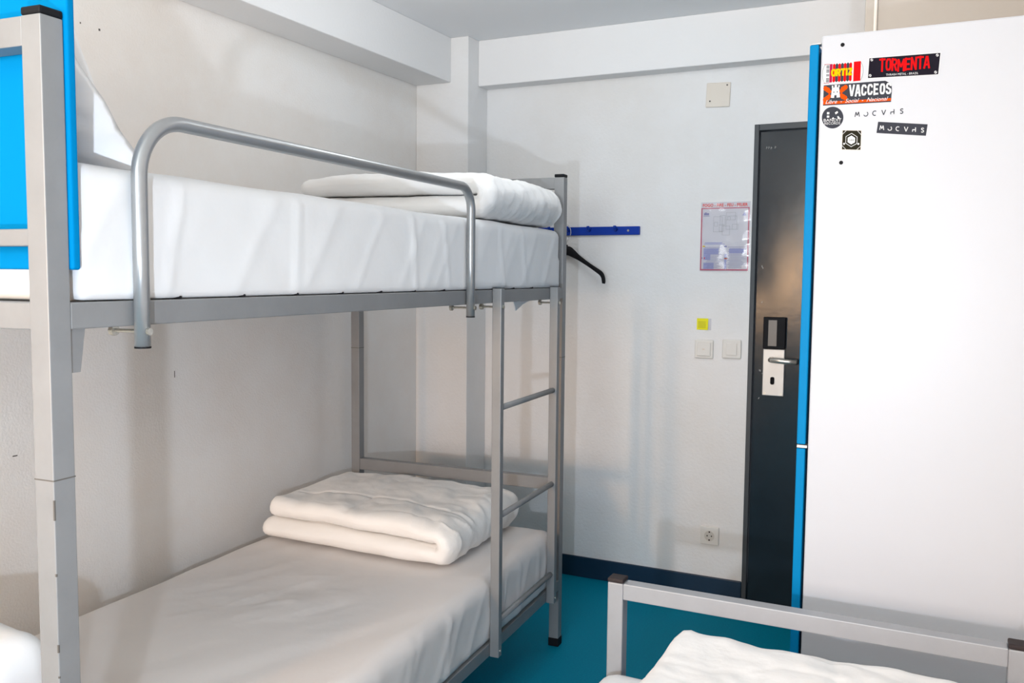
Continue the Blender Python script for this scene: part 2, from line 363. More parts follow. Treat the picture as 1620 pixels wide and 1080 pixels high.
# coat hook rail and hanger
t = thing('coat_rack', 'royal blue wall rail with small round pegs beside the bunk bed', 'coat rack', (-1.254, YF, 1.622))
obj('rail', box(-.50, 0, -.015, 0, -.019, .019, .003), 'bluehook', t)
for x in (-.433, -.342, -.238, -.110):
    pg = tube([(x, -.013, .006), (x, -.026, .007), (x, -.032, .011), (x, -.034, .018), (x, -.034, .022)], [.009, .0075, .007, .0075, .006], 16)
    obj('peg', pg, 'bluehook', t, True)
for x in (-.470, -.052): obj('screw', tube([(x, -.015, 0), (x, -.018, 0)], .005, 10), 'zinc', t)
t = thing('coat_hanger', 'black plastic clothes hanger with wire hook hanging on the blue rail', 'hanger', (-1.596, YF-.034, 1.63), math.radians(-12))
def smooth(P_, n=6):
    out = []
    for k in range(len(P_)-1):
        a, b, c, d = P_[max(k-1, 0)], P_[k], P_[k+1], P_[min(k+2, len(P_)-1)]
        for q in range(n):
            u_ = q/n; out.append(.5*((2*b)+(c-a)*u_+(2*a-5*b+4*c-d)*u_*u_+(3*b-a-3*c+d)*u_**3))
    return out+[P_[-1]]
hk = smooth([Vector((0, 0, -.082)), Vector((.001, 0, -.060)), Vector((.014, 0, -.038)), Vector((.022, 0, -.018)), Vector((.019, 0, .004)), Vector((.006, 0, .019)), Vector((-.010, 0, .016)), Vector((-.018, 0, .004))])
obj('hook', tube(hk, .0016, 8), 'brushed', t, True)
arm = [(0, -.098, .021), (.014, -.099, .021), (.035, -.110, .018), (.07, -.131, .012), (.12, -.160, .0095), (.165, -.186, .010), (.188, -.200, .011), (.200, -.216, .0105), (.204, -.236, .010), (.203, -.246, .008)]
pp = smooth([Vector((x, h, z)) for x, z, h in arm], 4)
full = [(Vector((-p.x, 0, p.z)), p.y) for p in pp[::-1]]+[(Vector((p.x, 0, p.z)), p.y) for p in pp[1:]]
bm = tube([p for p, h in full], [h for p, h in full], 12)
tube([(0, 0, -.085), (0, 0, -.070)], [.008, .006], 10, bm)
for v in bm.verts: v.co.y *= .40
obj('shoulder_bar', bm, 'black', t, True)

# ------------------------------------------------------------------ wardrobe
WX0, WX1, WY0, WY1, WH = -.289, .305, 2.20, 2.84, 1.975
t = thing('wardrobe', 'tall white locker wardrobe with blue doors and stickers on its side', 'wardrobe', (WX0, WY0, 0))
W2 = t
obj('body', box(0, WX1-WX0, 0, WY1-WY0, .0, WH, .004), 'white', t)
obj('door_gasket', box(-.006, 0, .035, WY1-WY0-.004, .03, WH-.03), 'black', t)
for k, (z0, z1) in enumerate(((.03, 1.012), (1.022, WH-.018))):
    for y0, y1 in ((.002, .317), (.321, WY1-WY0-.002)):
        d = obj('door', box(-.026, -.006, y0, y1, z0, z1, .0025), 'bluedoor', t)
        obj('knob', tube([(-.026, (y1-.04 if y0 < .1 else y0+.04), (z0+z1)/2), (-.046, (y1-.04 if y0 < .1 else y0+.04), (z0+z1)/2)], .008, 12), 'lever', d)
obj('hinge', box(-.025, -.002, .001, .03, 1.014, 1.020), 'brushed', t); obj('hinge', box(-.024, -.001, .004, .03, WH-.0175, WH-.0145, .001), 'brushed', t)
for x, z in ((.046, 1.950), (.052, 1.684)):
    obj('screw_hole', tube([(x, -.0010, z), (x, .001, z)], .0045, 14), 'black', t)

# stickers on the wardrobe side; SX maps sticker sheet units onto the panel plane
def SX(px, py): return Vector((-.285+(px-1301)*.001325, WY0, 1.906-.001435*(py-105)-.00011*(px-1301)))
def sthing(label):
    return thing('sticker', label, 'sticker', (0, 0, 0), 0)
def spoly(pts, m, parent, lay, name):
    bm = bmesh.new()
    P_ = [SX(*p) for p in pts]
    front = [bm.verts.new((p.x, WY0-.0004-.00025*lay, p.z)) for p in P_]; bm.faces.new(front)
    bmesh.ops.triangulate(bm, faces=[f_ for f_ in bm.faces if len(f_.verts) > 4])
    return obj(name, bm, m, parent)
def smany(polys, m, parent, lay, name):
    bm = bmesh.new()
    for pts in polys:
        bm.faces.new([bm.verts.new((SX(*p).x, WY0-.0004-.00025*lay, SX(*p).z)) for p in pts])
    bmesh.ops.triangulate(bm, faces=[f_ for f_ in bm.faces if len(f_.verts) > 4])
    return obj(name, bm, m, parent)
def stext(s, a, b, top, m, parent, lay, bold=0, shear=0, spacing=1):
    """a, b: baseline ends, top: pixel height"""
    A, B = SX(*a), SX(*b); X = (B-A); wd = X.length; X.normalize()
    Tp = SX(a[0], a[1]-top)-A
    return text_mesh(s, .02, m, parent, A+Vector((0, -.0004-.00025*lay, 0)), X, (0, 0, 1), 0, fit=wd, fith=Tp.z, bold=bold, shear=shear, spacing=spacing)
def circ(cx, cy, r_, n=28, ry=None): return [(cx+r_*math.cos(2*PI*k/n), cy+(ry or r_)*math.sin(2*PI*k/n)) for k in range(n)]
def quadline(pts, w_):
    out = []
    for (x0, y0), (x1, y1) in zip(pts, pts[1:]):
        l = math.hypot(x1-x0, y1-y0) or 1; nx, ny = -(y1-y0)/l*w_/2, (x1-x0)/l*w_/2
        out.append([(x0-nx, y0-ny), (x1-nx, y1-ny), (x1+nx, y1+ny), (x0+nx, y0+ny)])
    return out
# heavy block capitals drawn as overlapping strokes in a unit cell (0..1 wide, 0..1 tall)
def ring(cx, cy, rx, ry, a0, a1, n=9): return [(cx+rx*math.cos(math.radians(a0+(a1-a0)*k/n)), cy+ry*math.sin(math.radians(a0+(a1-a0)*k/n))) for k in range(n+1)]
GL = {
 'O': [[(.14, .3), (.14, .7), (.3, .88), (.7, .88), (.86, .7), (.86, .3), (.7, .12), (.3, .12), (.14, .3)]],
 'R': [[(.14, 0), (.14, 1)], [(.14, .88), (.66, .88), (.84, .78), (.84, .6), (.66, .48), (.14, .48)], [(.5, .5), (.86, 0)]],
 'T': [[(0, .88), (1, .88)], [(.5, 0), (.5, .98)]], 'I': [[(.5, 0), (.5, 1)]],
 'Z': [[(.04, .88), (.96, .88)], [(.84, .84), (.16, .16)], [(.04, .12), (.96, .12)]],
 'M': [[(.10, 0), (.12, 1)], [(.12, .94), (.5, .35)], [(.5, .35), (.88, .94)], [(.88, 1), (.90, 0)]],
 'E': [[(.14, 0), (.14, 1)], [(.14, .89), (.94, .89)], [(.14, .5), (.82, .5)], [(.14, .11), (.94, .11)]],
 'N': [[(.12, 0), (.12, 1)], [(.12, .95), (.88, .05)], [(.88, 0), (.88, 1)]],
 'A': [[(.06, 0), (.44, 1)], [(.56, 1), (.94, 0)], [(.26, .32), (.74, .32)], [(.44, .9), (.56, .9)]],
 'V': [[(.06, 1), (.46, .06)], [(.54, .06), (.94, 1)], [(.46, .1), (.54, .1)]],
 'C': [[(.86, .66), (.86, .74), (.7, .88), (.3, .88), (.14, .7), (.14, .3), (.3, .12), (.7, .12), (.86, .26), (.86, .36)]],
 'S': [[(.86, .70), (.84, .80), (.7, .89), (.3, .89), (.14, .76), (.16, .60), (.84, .42), (.86, .24), (.7, .11), (.3, .11), (.14, .2), (.14, .32)]]}
def block(word, a, b, ha, hb, wt, m, parent, lay, gap=.12, widths={}, wob=0):
    """a, b: baseline ends in sheet units; ha, hb: letter heights at both ends; wt: stroke weight"""
    ws = [widths.get(ch, 1) for ch in word]; tot = sum(ws)+gap*(len(word)-1); x = 0; polys = []; rg = random.Random(len(word))
    L = math.hypot(b[0]-a[0], b[1]-a[1])
    for ch, w_ in zip(word, ws):
        dy = rg.uniform(-wob, wob); dh = 1+rg.uniform(-wob, wob)*.06
        for st in GL[ch]:
            P2 = []
            for px, py in st:
                t_ = (x+px*w_)/tot; h = (ha+(hb-ha)*t_)*dh
                P2.append((a[0]+(b[0]-a[0])*t_, a[1]+(b[1]-a[1])*t_-py*h+dy))
            for p0, p1 in zip(P2, P2[1:]):
                polys += quadline([p0, p1], wt)
            for p0 in P2[1:-1]: polys.append(circ(p0[0], p0[1], wt/2, 8))
        x += w_+gap
    bm = bmesh.new()
    for i, pts in enumerate(polys):
        bm.faces.new([bm.verts.new((SX(*p).x, WY0-.0004-.00025*lay-.000004*i, SX(*p).z)) for p in pts])
    obj('lettering', bm, m, parent)
# accordion
t = sthing('red and white accordion shaped sticker reading ORTIZ in yellow')
spoly([(1301, 106), (1303, 101.5), (1364, 97), (1367, 103), (1367.5, 114), (1366, 121), (1363.5, 128.5), (1303.5, 133), (1301, 125)], 'wv', t, 0, 'backing')
for q_ in (ring(1308, 117.5, 6.8, 15.5, 105, 255), ring(1361, 113, 6.4, 15, 70, -70)): smany(quadline(q_, .6), 'line', t, 1, 'strap')
bl = []
for k in range(4): x = 1318+k*9; bl.append([(x, 103-k*.6), (x+2.2, 101-k*.6), (x+4.4, 103-k*.6), (x+4.4, 129-k*.6), (x+2.2, 131-k*.6), (x, 129-k*.6)])
smany(bl, 'red', t, 1, 'bellows')
bl = []
for k in range(3): x = 1322.5+k*9; bl.append([(x, 102.5-k*.6), (x+2.2, 100.5-k*.6), (x+4.4, 102.5-k*.6), (x+4.4, 128.5-k*.6), (x+2.2, 130.5-k*.6), (x, 128.5-k*.6)])
smany(bl, 'dk', t, 1, 'bellows')
spoly([(1352, 98.5), (1363.5, 97.5), (1363.5, 128), (1352, 129)], 'red', t, 1, 'bellows_end')
smany([[(1313, 102), (1317.5, 101.5), (1317.5, 130.5), (1313, 131)]]+quadline([(1303.5, 102.5), (1313, 102)], .8)+quadline([(1303.5, 132.3), (1313, 131.5)], .8), mat('crimson_vinyl', (.40, .01, .06), .7, bump=.02, spec=.08), t, 1, 'keyboard_edge')
smany([[(1307.5, z), (1312.5, z-.2), (1312.5, z+.9), (1307.5, z+1.1)] for z in (104, 105.8, 107.6, 110.5, 112.3, 114.1, 118, 119.8, 124, 125.8, 127.6, 129.2)], 'dk', t, 1, 'key')
block('ORTIZ', (1316, 121.5), (1350.5, 119.3), 11.5, 11.5, 3.0, 'yvinyl', t, 3, .08, {'I': .45})
# tormenta
t = sthing('black rectangular sticker reading TORMENTA in red letters')
spoly([(1375, 92.5), (1487.5, 85), (1485.5, 119.5), (1374, 125.5)], 'wv', t, 0, 'border')
spoly([(1376.7, 93.5), (1486, 86.6), (1484, 118.6), (1375.6, 124.0)], 'bk', t, 1, 'plate')
block('TORMENTA', (1392.5, 115.5), (1470.5, 110.5), 20.5, 19.5, 2.9, 'red', t, 3, .06, {'M': 1.25, 'T': 1.15}, 1.0)
stext('THRASH METAL - BRAZIL', (1404, 120.7), (1454, 118.2), 3.2, 'wv', t, 2)
for x, y in ((1380.5, 96), (1379, 120), (1481.5, 90), (1480, 115.5)):
    spoly(circ(x, y, 2.1), 'wv', t, 2, 'screw_print'); smany(quadline([(x-1.5, y+1.2), (x+1.5, y-1.2)], .8), 'bk', t, 3, 'screw_slot')
# vacceos
t = sthing('dark and orange sticker reading VACCEOS with a white tower')
spoly([(1304, 135.3), (1403, 128), (1406, 132), (1413, 133), (1414.3, 141), (1413.5, 160.5), (1304, 167.3)], 'dk', t, 0, 'plate')
spoly([(1304, 161.5), (1413.5, 154.6), (1413.5, 158.8), (1304, 165.8)], 'orange', t, 1, 'stripe')
paws = []
for (ax, ay, bx_, by_) in ((1306, 140, 1316, 147), (1306, 158, 1316, 150.5), (1341, 138, 1331.5, 146), (1341, 155, 1331.5, 149)):
    paws += quadline([(ax, ay), ((ax+bx_)/2, (ay*.7+by_*.3))], 7)+quadline([((ax+bx_)/2-1*(1 if ax < bx_ else -1), (ay*.7+by_*.3)), (bx_, by_)], 6)
    paws += [circ(ax+(1 if ax < bx_ else -1), ay, 3.6, 12), circ((ax+bx_)/2, ay*.65+by_*.35, 4.0, 12)]
for i, p_ in enumerate(paws): pass
def slayers(polys, m, parent, lay, name):
    bm = bmesh.new()
    for i, pts in enumerate(polys):
        bm.faces.new([bm.verts.new((SX(*p).x, WY0-.0004-.00025*lay-.00001*i, SX(*p).z)) for p in pts])
    return obj(name, bm, m, parent)
slayers(paws, 'orange', t, 1, 'paw')
smany([[(1317.5, 155), (1316.5, 154.5), (1318, 139), (1329.5, 138), (1331.5, 154), (1326, 154.6), (1325.8, 150.5), (1322.3, 150.8), (1322, 155)],
       [(1317.5, 139), (1317.5, 135.8), (1320, 135.6), (1320, 138.8)], [(1322, 138.6), (1322, 134.6), (1326, 134.3), (1326, 138.3)], [(1328, 138), (1328, 135), (1330.5, 134.8), (1330.5, 137.8)]], 'wv', t, 2, 'tower')
smany([[(1320.5, 145), (1322, 145), (1322, 147), (1320.5, 147)], [(1326, 144.6), (1327.5, 144.6), (1327.5, 146.6), (1326, 146.6)]], 'dk', t, 3, 'tower_window')
block('VACCEOS', (1346.5, 153.3), (1413, 149.0), 19.0, 18.0, 3.0, 'wv', t, 3, .24, {}, .3)
stext('Libre  -  Social  -  Nacional', (1308, 164.6), (1409, 158.2), 6.0, 'wv', t, 4, 0, .4)
# round label
t = sthing('round dark sticker with white letters in the left column below the tower sticker')
spoly(circ(1320.5, 186, 17.8, 40, 17.2), 'dk', t, 0, 'disc')
smany([[(1311, 177.5), (1315, 177.5), (1315, 181), (1311, 181)], [(1311, 183), (1315, 183), (1315, 186.2), (1311, 186.2)],
       [(1324, 178), (1328, 175.5), (1329.5, 178), (1325.5, 181)], [(1328, 184.0), (1330, 183.5), (1334.5, 188.5), (1329.5, 188)], [(1318.5, 188.5), (1321.5, 185.2), (1324, 188)]], 'wv', t, 1, 'emblem')
stext('BANDIT', (1306, 192.9), (1335, 191.6), 4.6, 'wv', t, 1)
stext('RECORDS', (1307.5, 197.6), (1333.5, 196.4), 3.8, 'wv', t, 1)
# MOCVHS word
def mocvhs(parent, a, b, h, m, lay):
    """letters drawn as strokes: M, an open O, C, V, a lowered H, S"""
    ax, ay = a; bx_, by_ = b; L = math.hypot(bx_-ax, by_-ay); ux, uy = (bx_-ax)/L, (by_-ay)/L
    def tr(p): return (ax+ux*p[0]+uy*p[1]*-1*-1*0+ -uy*0+ (-uy)*(-p[1])*-1, ay+uy*p[0]-p[1])
    s = h; st = L-s*.9; w_ = h*.17
    def T_(px, py): return (ax+ux*px, ay+uy*px-py)
    cell = (L-s*.75)/5
    P_ = []
    def add(k, pts, w=w_): P_.extend(quadline([T_(k*cell+x*s, y*s) for x, y in pts], w))
    add(0, [(0, 0), (.18, .95), (.45, .25), (.72, .95), (.9, 0)])
    add(1, [(.4+.42*math.cos(q), .42+.42*math.sin(q)) for q in [math.radians(v) for v in range(-165, 85, 25)]])
    add(2, [(.4+.42*math.cos(q), .45+.44*math.sin(q)) for q in [math.radians(v) for v in range(50, 315, 25)]])
    add(3, [(0, .95), (.38, 0), (.76, .95)])
    add(4, [(0, 0), (0, .45), (.62, .45)]); add(4, [(.62, 0), (.62, .95)])
    add(5, [(.62, .80), (.40, .92), (.12, .84), (.10, .62), (.32, .50), (.56, .38), (.58, .14), (.32, .0), (.05, .10)])
    bm = bmesh.new()
    for i, pts in enumerate(P_): bm.faces.new([bm.verts.new((SX(*p).x, WY0-.0004-.00025*lay-.00001*i, SX(*p).z)) for p in pts])
    obj('lettering', bm, m, parent)
t = sthing('dark MOCVHS lettering stuck straight on the white panel')
mocvhs(t, (1357, 184.5), (1434, 178.0), 8.0, 'dk', 0)
t = sthing('dark slanted strip sticker reading MOCVHS in white')
spoly([(1394.5, 191.3), (1471.5, 194), (1469.5, 211.5), (1392.5, 208.8)], 'dk', t, 0, 'strip')
mocvhs(t, (1397.5, 203.8), (1467, 206.5), 7.2, 'wv', 1)
# hexagon
t = sthing('square olive black sticker with a white hexagon, lowest of the stickers')
spoly([(1337, 206.2), (1339, 205), (1367, 204.8), (1369, 206.5), (1369, 235), (1367, 236.6), (1339, 236.8), (1336.6, 235)], 'cream', t, 0, 'border')
spoly([(1338, 206), (1368, 205.8), (1368, 235.7), (1337.8, 235.8)], 'olive', t, 1, 'plate')
def hexa(cx, cy, r_): return [(cx+r_*math.cos(math.radians(30+60*k)), cy+r_*math.sin(math.radians(30+60*k))) for k in range(6)]
spoly(hexa(1352.7, 220.8, 11), 'wv', t, 2, 'hexagon'); spoly(hexa(1352.7, 220.8, 10), 'olive', t, 3, 'hexagon'); spoly(hexa(1352.7, 220.8, 7.0), 'wv', t, 4, 'hexagon')
stext('GBB', (1348.5, 222.5), (1357, 222.3), 3.2, 'line', t, 5)
for q_ in ([(1338, 212), (1344, 206)], [(1362, 206), (1368, 212)], [(1338, 230), (1344, 235.5)], [(1362, 235.5), (1368, 230)]):
    smany(quadline(q_, .7), 'wv', t, 2, 'corner_mark')
for q_ in (circ(1341, 227, 1.6, 10), circ(1364.3, 226.6, 1.6, 10)): smany([q_], 'wv', t, 2, 'corner_dot')

# ------------------------------------------------------------------ bunk bed
BX, BY, TH = -1.2925, 3.066, .0594
bL, bW, bH, P = 2.212, .9227, 1.78, .038
bunk = thing('bunk_bed', 'silver grey steel bunk bed with ladder and blue headboard along the left wall', 'bunk bed', (BX, BY, 0), TH)
YN, YFp = -bL, 0.0   # near posts start / far posts start
for (x0, y0) in ((-P, YN), (-bW, YN), (-P, YFp), (-bW, YFp)):
    po = obj('post', box(x0, x0+P, y0, y0+P, .03, bH, .0015), 'steel', bunk)
    obj('top_cap', box(x0-.0005, x0+P+.0005, y0-.0005, y0+P+.0005, bH, bH+.012, .003), 'black', po)
    obj('foot_cap', box(x0-.002, x0+P+.002, y0-.002, y0+P+.002, 0, .033, .003), 'black', po)
    zs = 1.1135
    obj('joint', box(x0-.0004, x0+P+.0004, y0-.0004, y0+P+.0004, zs-.001, zs+.001), 'seam', po)
e = .003
for z0, z1 in ((1.333, 1.373), (.222, .262)):
    for x0 in (-P+.004, -bW):
        obj('side_rail', box(x0, x0+P-.004, YN+P, YFp, z0, z1, .002), 'steel', bunk)
    for y0 in (YN+.004, YFp+.004):
        obj('end_rail', box(-bW+P, -P, y0, y0+P-.008, z0, z1, .002), 'steel', bunk)
for y0 in (YN, YFp):
    obj('top_bar', box(-bW+P, -P, y0+.0005, y0+P-.0005, bH-.042, bH-.0005, .0012), 'steel', bunk)
    obj('middle_bar', box(-bW+P, -P, y0+.006, y0+P-.006, 1.455, 1.480, .002), 'steel', bunk)
    obj('lower_bar', box(-bW+P, -P, y0+.002, y0+P-.002, .606, .653, .002), 'steel', bunk)
# inside corner fillets of the near end frame
# blue headboard board inside the near end
hb = obj('headboard_panel', box(-bW+.01, .006, YN+P+.001, YN+P+.016, 1.421, 1.93, .004, seg=3), 'bluepanel', bunk)
# gussets under the rail
for (x0) in (-P+.012, -bW+.008):
    bm = bmesh.new(); pts = [(YN+P, 1.333), (YN+P+.030, 1.333), (YN+P+.020, 1.268), (YN+P, 1.268)]
    a = [bm.verts.new((x0, y, z)) for y, z in pts]; b = [bm.verts.new((x0+.02, y, z)) for y, z in pts]
    bm.faces.new(a); bm.faces.new(b[::-1])
    for k in range(4): bm.faces.new((a[k], a[(k+1) % 4], b[(k+1) % 4], b[k]))
    obj('gusset', bm, 'steel', bunk)
# slats (dark metal strips) under both mattresses
for zz in (1.358, .247):
    for k in range(15):
        y = YN+P+.07+k*.142
        obj('slat', box(-bW+P, -P+.003, y, y+.045, zz, zz+.010, .002), 'wood', bunk)
for k in range(11):   # clip ends peeping over the rail
    y = -1.95+k*.165
    obj('spring_clip', tube([(-.030, y-.012, 1.372), (-.012, y, 1.376), (-.004, y+.004, 1.3765), (-.012, y+.012, 1.376)], .0025, 6), 'black', bunk)
for (cx_, cy_, cz, hh) in ((.0, YN, 1.085, .030), (.0, YN, .868, .012), (.0, YN, .975, .004), (.0, YN, .82, .003)):
    obj('paint_chip', box(cx_-.0022, cx_+.0004, cy_-.0004, cy_+.0022, cz-hh, cz, .0003), 'seam', bunk)
# guard rail
gx = .013
g0, g1, gt, gb = -2.050, -.825, 1.664, 1.299
pth = [Vector((gx, g0, gb)), Vector((gx, g0, 1.45))]+arc((gx, g0+.095, gt-.095), .095, PI, PI/2, 14, ((0, 1, 0), (0, 0, 1)))+[Vector((gx, -1.5, gt))]+arc((gx, g1-.065, gt-.065), .065, PI/2, 0, 12, ((0, 1, 0), (0, 0, 1)))+[Vector((gx, g1, 1.45)), Vector((gx, g1, gb))]
gr = obj('guard_rail', tube(pth, .0125, 18), 'tube', bunk, True)
for y in (g0, g1):
    obj('end_plug', tube([(gx, y, gb-.002), (gx, y, gb+.001)], .0128, 16), 'black', gr)
    bt = tube([(gx+.016, y, gb+.025), (-.050, y, gb+.025)], .0032, 8); tube([(gx+.012, y, gb+.025), (gx+.0165, y, gb+.025)], .0062, 10, bt); tube([(-.044, y, gb+.025), (-.052, y, gb+.025)], .009, 8, bt)
    obj('bolt', bt, 'zinc', gr)
# ladder
ld = obj('ladder_frame', box(.001, .031, -.645, -.619, .221, 1.378, .002), 'steel', bunk)
ld['label'] = 'ladder at the far end of the bunk'
obj('ladder_post', box(.001, .031, -.139, -.113, .221, 1.378, .002), 'steel', ld)
for z in (1.007, .665, .330):
    obj('rung', tube([(.016, -.6195, z), (.016, -.1385, z)], .0095, 14), 'steel', ld, True)
for y in (-.632, -.126):
    obj('end_plug', box(.0015, .0305, y-.0125, y+.0125, 1.378, 1.3795), 'black', ld)
    bt = tube([(.033, y+.0, 1.321), (-.045, y, 1.321)], .0032, 8); tube([(.031, y, 1.321), (.035, y, 1.321)], .006, 10, bt); tube([(-.036, y, 1.321), (-.046, y, 1.321)], .009, 8, bt)
    obj('bolt', bt, 'zinc', ld)
    obj('screw', tube([(.031, y, .240), (.034, y, .240)], .004, 8), 'zinc', ld)

# ------------------------------------------------------------------ bedding
def to_bed(o): o.location = (BX, BY, 0); o.rotation_euler = (0, 0, TH); return o
def sheet_disp(seed, side_amp, top_amp, zlo, zhi, creases=(), endy=None):
    def d(p, n):
        s = Vector((seed, seed*1.7, 0))
        side = max(0, 1-abs(n.z))
        a = 0
        low = 1-(p.z-zlo)/(zhi-zlo)
        g = noise.noise(Vector((p.y*4+p.z*4.5, p.x*5, seed)))
        g2 = noise.noise(Vector((p.y*11+p.z*9, p.x*14, seed+4)))
        rdg = ridge(noise.noise(Vector((p.y*5.0-(p.z-zlo)*3.5, p.x*6, seed+9))), 22)
        a += side*side_amp*((.5+low)*(g*1.2+g2*.5)+rdg*.9)
        for (cy, sl, am) in creases:
            dd = (p.y-cy-sl*(p.z-zlo))
            a += side*am*math.exp(-(dd/.008)**2)
        if n.z > 0:   # long shallow folds running along the bed
            al, ac = p.x*.42+p.y*.91, p.x*.91-p.y*.42
            t_ = noise.noise(Vector((al*1.1, ac*6.5, seed+2)))
            t2_ = noise.noise(Vector((al*2.2+3, ac*15, seed+5)))
            cr = math.exp(-((p.x+.50)**2+(p.y+1.05)**2)/.045)
            a += n.z*top_amp*(t_+.45*t2_+cr*(noise.noise(Vector((p.x*14, p.y*9, seed)))*1.2+1.2*ridge(noise.noise(Vector((al*5, ac*13, seed+1))), 14)))
        return n*a
    return d
um = obj('mattress', soft_box(-bW+.004, -.003, YN+P+.020, -.022, 1.3745, 1.583, .028, .012,
         sheet_disp(3, .0035, .004, 1.385, 1.583, ((-1.62, .02, .004), (-1.12, -.10, .006), (-.93, -.22, .004), (-.55, -.16, .004), (-.36, -.25, .004), (-2.05, .12, .005), (-1.98, .2, .005)))), 'sheet', None, True)
to_bed(um); tag(um, 'upper bunk mattress under a white fitted sheet', 'mattress')
sc_ = bmesh.new(); vs = [sc_.verts.new(p) for p in ((-.02, -.43, 1.334), (-.02, -.27, 1.334), (-.022, -.34, 1.320), (-.024, -.395, 1.300), (-.02, -.41, 1.312))]
sc_.faces.new(vs); q_ = [sc_.verts.new(v.co+Vector((-.003, 0, 0))) for v in vs]; sc_.faces.new(q_[::-1])
for k in range(5): sc_.faces.new((vs[k], vs[(k+1) % 5], q_[(k+1) % 5], q_[k]))
obj('sheet_corner', sc_, 'sheet', um)
lm = obj('mattress', soft_box(-.945, -.004, YN+P+.012, -.030, .268, .468, .045, .014,
         sheet_disp(8, .0055, .006, .27, .465, ((-.95, .25, .004), (-.55, .2, .005), (-.40, .1, .005), (-.22, .1, .005), (-1.2, .4, .004)))), 'sheet2', None, True)
to_bed(lm); tag(lm, 'lower bunk mattress under a white fitted sheet', 'mattress')

def folded_duvet(x0, x1, y0, y1, z0, t_, gap, seed, name, m, endr=.055, lean=0.0, sag=.0, amp=.006, top_in=(.02, .0), skew=0.0):
    """U fold: lower layer from x0 to the roll at x1, upper layer back again; swept along y."""
    R_ = (t_+gap)/2; cl = []
    zl, zu = z0+t_/2, z0+t_*1.5+gap
    L = x1-x0-R_-t_/2
    n1 = 60
    for i in range(n1+1): cl.append(Vector((x0+t_/2+(L-t_/2)*i/n1, 0, zl)))
    for i in range(1, 19):
        a = -PI/2+PI*i/18; cl.append(Vector((x0+L+R_*math.cos(a), 0, zl+R_+R_*math.sin(a))))
    for i in range(1, n1+1): cl.append(Vector((x0+L-(L-t_/2-top_in[0])*i/n1, 0, zu)))
    ny = 110; bm = bmesh.new(); rings = []
    def prof(y):   # thickness shrink at both ends
        s = 1
        for dd in (y-y0, y1-y):
            if dd < endr: s = min(s, math.sqrt(max(.0, 1-(1-dd/endr)**2)))
        return max(s, .02)
    ys = []
    for j in range(ny+1):
        q = j/ny
        ys.append(y0+(y1-y0)*(q-.5*.16*math.sin(2*PI*q)))
    for y in ys:
        th = t_/2*prof(y); ring = []
        N_ = len(cl); nr = []
        for i in range(N_):
            tn = (cl[min(i+1, N_-1)]-cl[max(i-1, 0)]).normalized(); nr.append(Vector((tn.z, 0, -tn.x)))
        tn0 = (cl[1]-cl[0]).normalized(); tn1 = (cl[-1]-cl[-2]).normalized()
        outer = [cl[i]+nr[i]*th for i in range(N_)]
        inner = [cl[i]-nr[i]*th for i in range(N_)]
        cap1 = [cl[-1]+nr[-1]*th*math.cos(a)+tn1*th*math.sin(a) for a in (PI*.17, PI*.33, PI*.5, PI*.67, PI*.83)]
        cap0 = [cl[0]-nr[0]*th*math.cos(a)-tn0*th*math.sin(a) for a in (PI*.17, PI*.33, PI*.5, PI*.67, PI*.83)]
        for p, nn in zip(outer+cap1+inner[::-1]+cap0, nr+[tn1]*5+[-v_ for v_ in nr[::-1]]+[-tn0]*5):
            q = Vector((p.x, y, p.z))
            ang = math.atan2(p.z-(z0+t_+gap/2), max(p.x-(x1-.09), .001) if p.x > x1-.09 else .001)
            near_roll = math.exp(-(max(0, x1-.03-p.x)/.13)**2)
            cre = noise.noise(Vector((y*20+seed, ang*1.3+p.x*3, seed)))*.8+ridge(noise.noise(Vector((y*13, ang*1.0+p.x*2, seed+7))), 9)*.9
            q += nn*near_roll*amp*.85*(cre-.3)*min(1, prof(y)+.1)
            if nn.z > 0 and p.z > z0+t_*1.4: q.z -= nn.z**2*max(0, (prof(y)-.3)/.7)**3*(.006*math.exp(-((y-(y0+.17+.02*math.sin(p.x*9)))/.006)**2)+.004*math.exp(-((p.x-(x0+.36+.02*math.sin(y*9)))/.008)**2))
            up = (q.z-z0)/(2*t_+gap)
            q.x += lean*(q.y-y0)
            q.y -= skew*(p.x-x0)/(x1-x0)*(y1-y)/(y1-y0)
            w1 = noise.noise(Vector((q.x*5, q.y*5, seed+up)))
            w2 = noise.noise(Vector((q.x*13+seed, q.y*7, up*6)))
            w3 = ridge(noise.noise(Vector((q.x*4.5+q.y*3, q.y*6-q.x*2, seed+3))), 12)
            w5 = noise.noise(Vector((q.x*26+q.y*9, q.y*17, seed)))
            q.z += max(0, up-.15)*(w1*amp*2.2+w2*amp*1.0-w3*amp*.45+w5*amp*.7)
            q.x += w2*amp*1.0*up; 
            q.y += (w1*1.2+noise.noise(Vector((q.x*7, seed, up*3)))*1.5)*amp*(1 if prof(y) < 1 else .3)
            q.z += sag*up*math.sin(PI*max(0, min(1, (q.x-x0)/(x1-x0))))
            ring.append(bm.verts.new(q))
        rings.append(ring)
    K = len(rings[0])
    for a, b in zip(rings, rings[1:]):
        for k in range(K): bm.faces.new((a[k], a[(k+1) % K], b[(k+1) % K], b[k]))
    n_ = len(cl)
    for R2 in (rings[0], rings[-1]):
        inn_ = R2[n_+5:2*n_+5][::-1]
        for k in range(n_-1): bm.faces.new((R2[k], R2[k+1], inn_[k+1], inn_[k]))
        bm.faces.new([R2[n_-1]]+R2[n_:n_+5]+[inn_[-1]]); bm.faces.new([R2[0], inn_[0]]+R2[2*n_+5:])
    return obj(name, bm, m, None, True)
du = folded_duvet(-.70, .022, -.695, -.050, 1.592, .066, .004, 11, 'duvet', 'duvetw', endr=.045, sag=.010, amp=.005)
to_bed(du); tag(du, 'folded white duvet on the upper bunk', 'duvet')
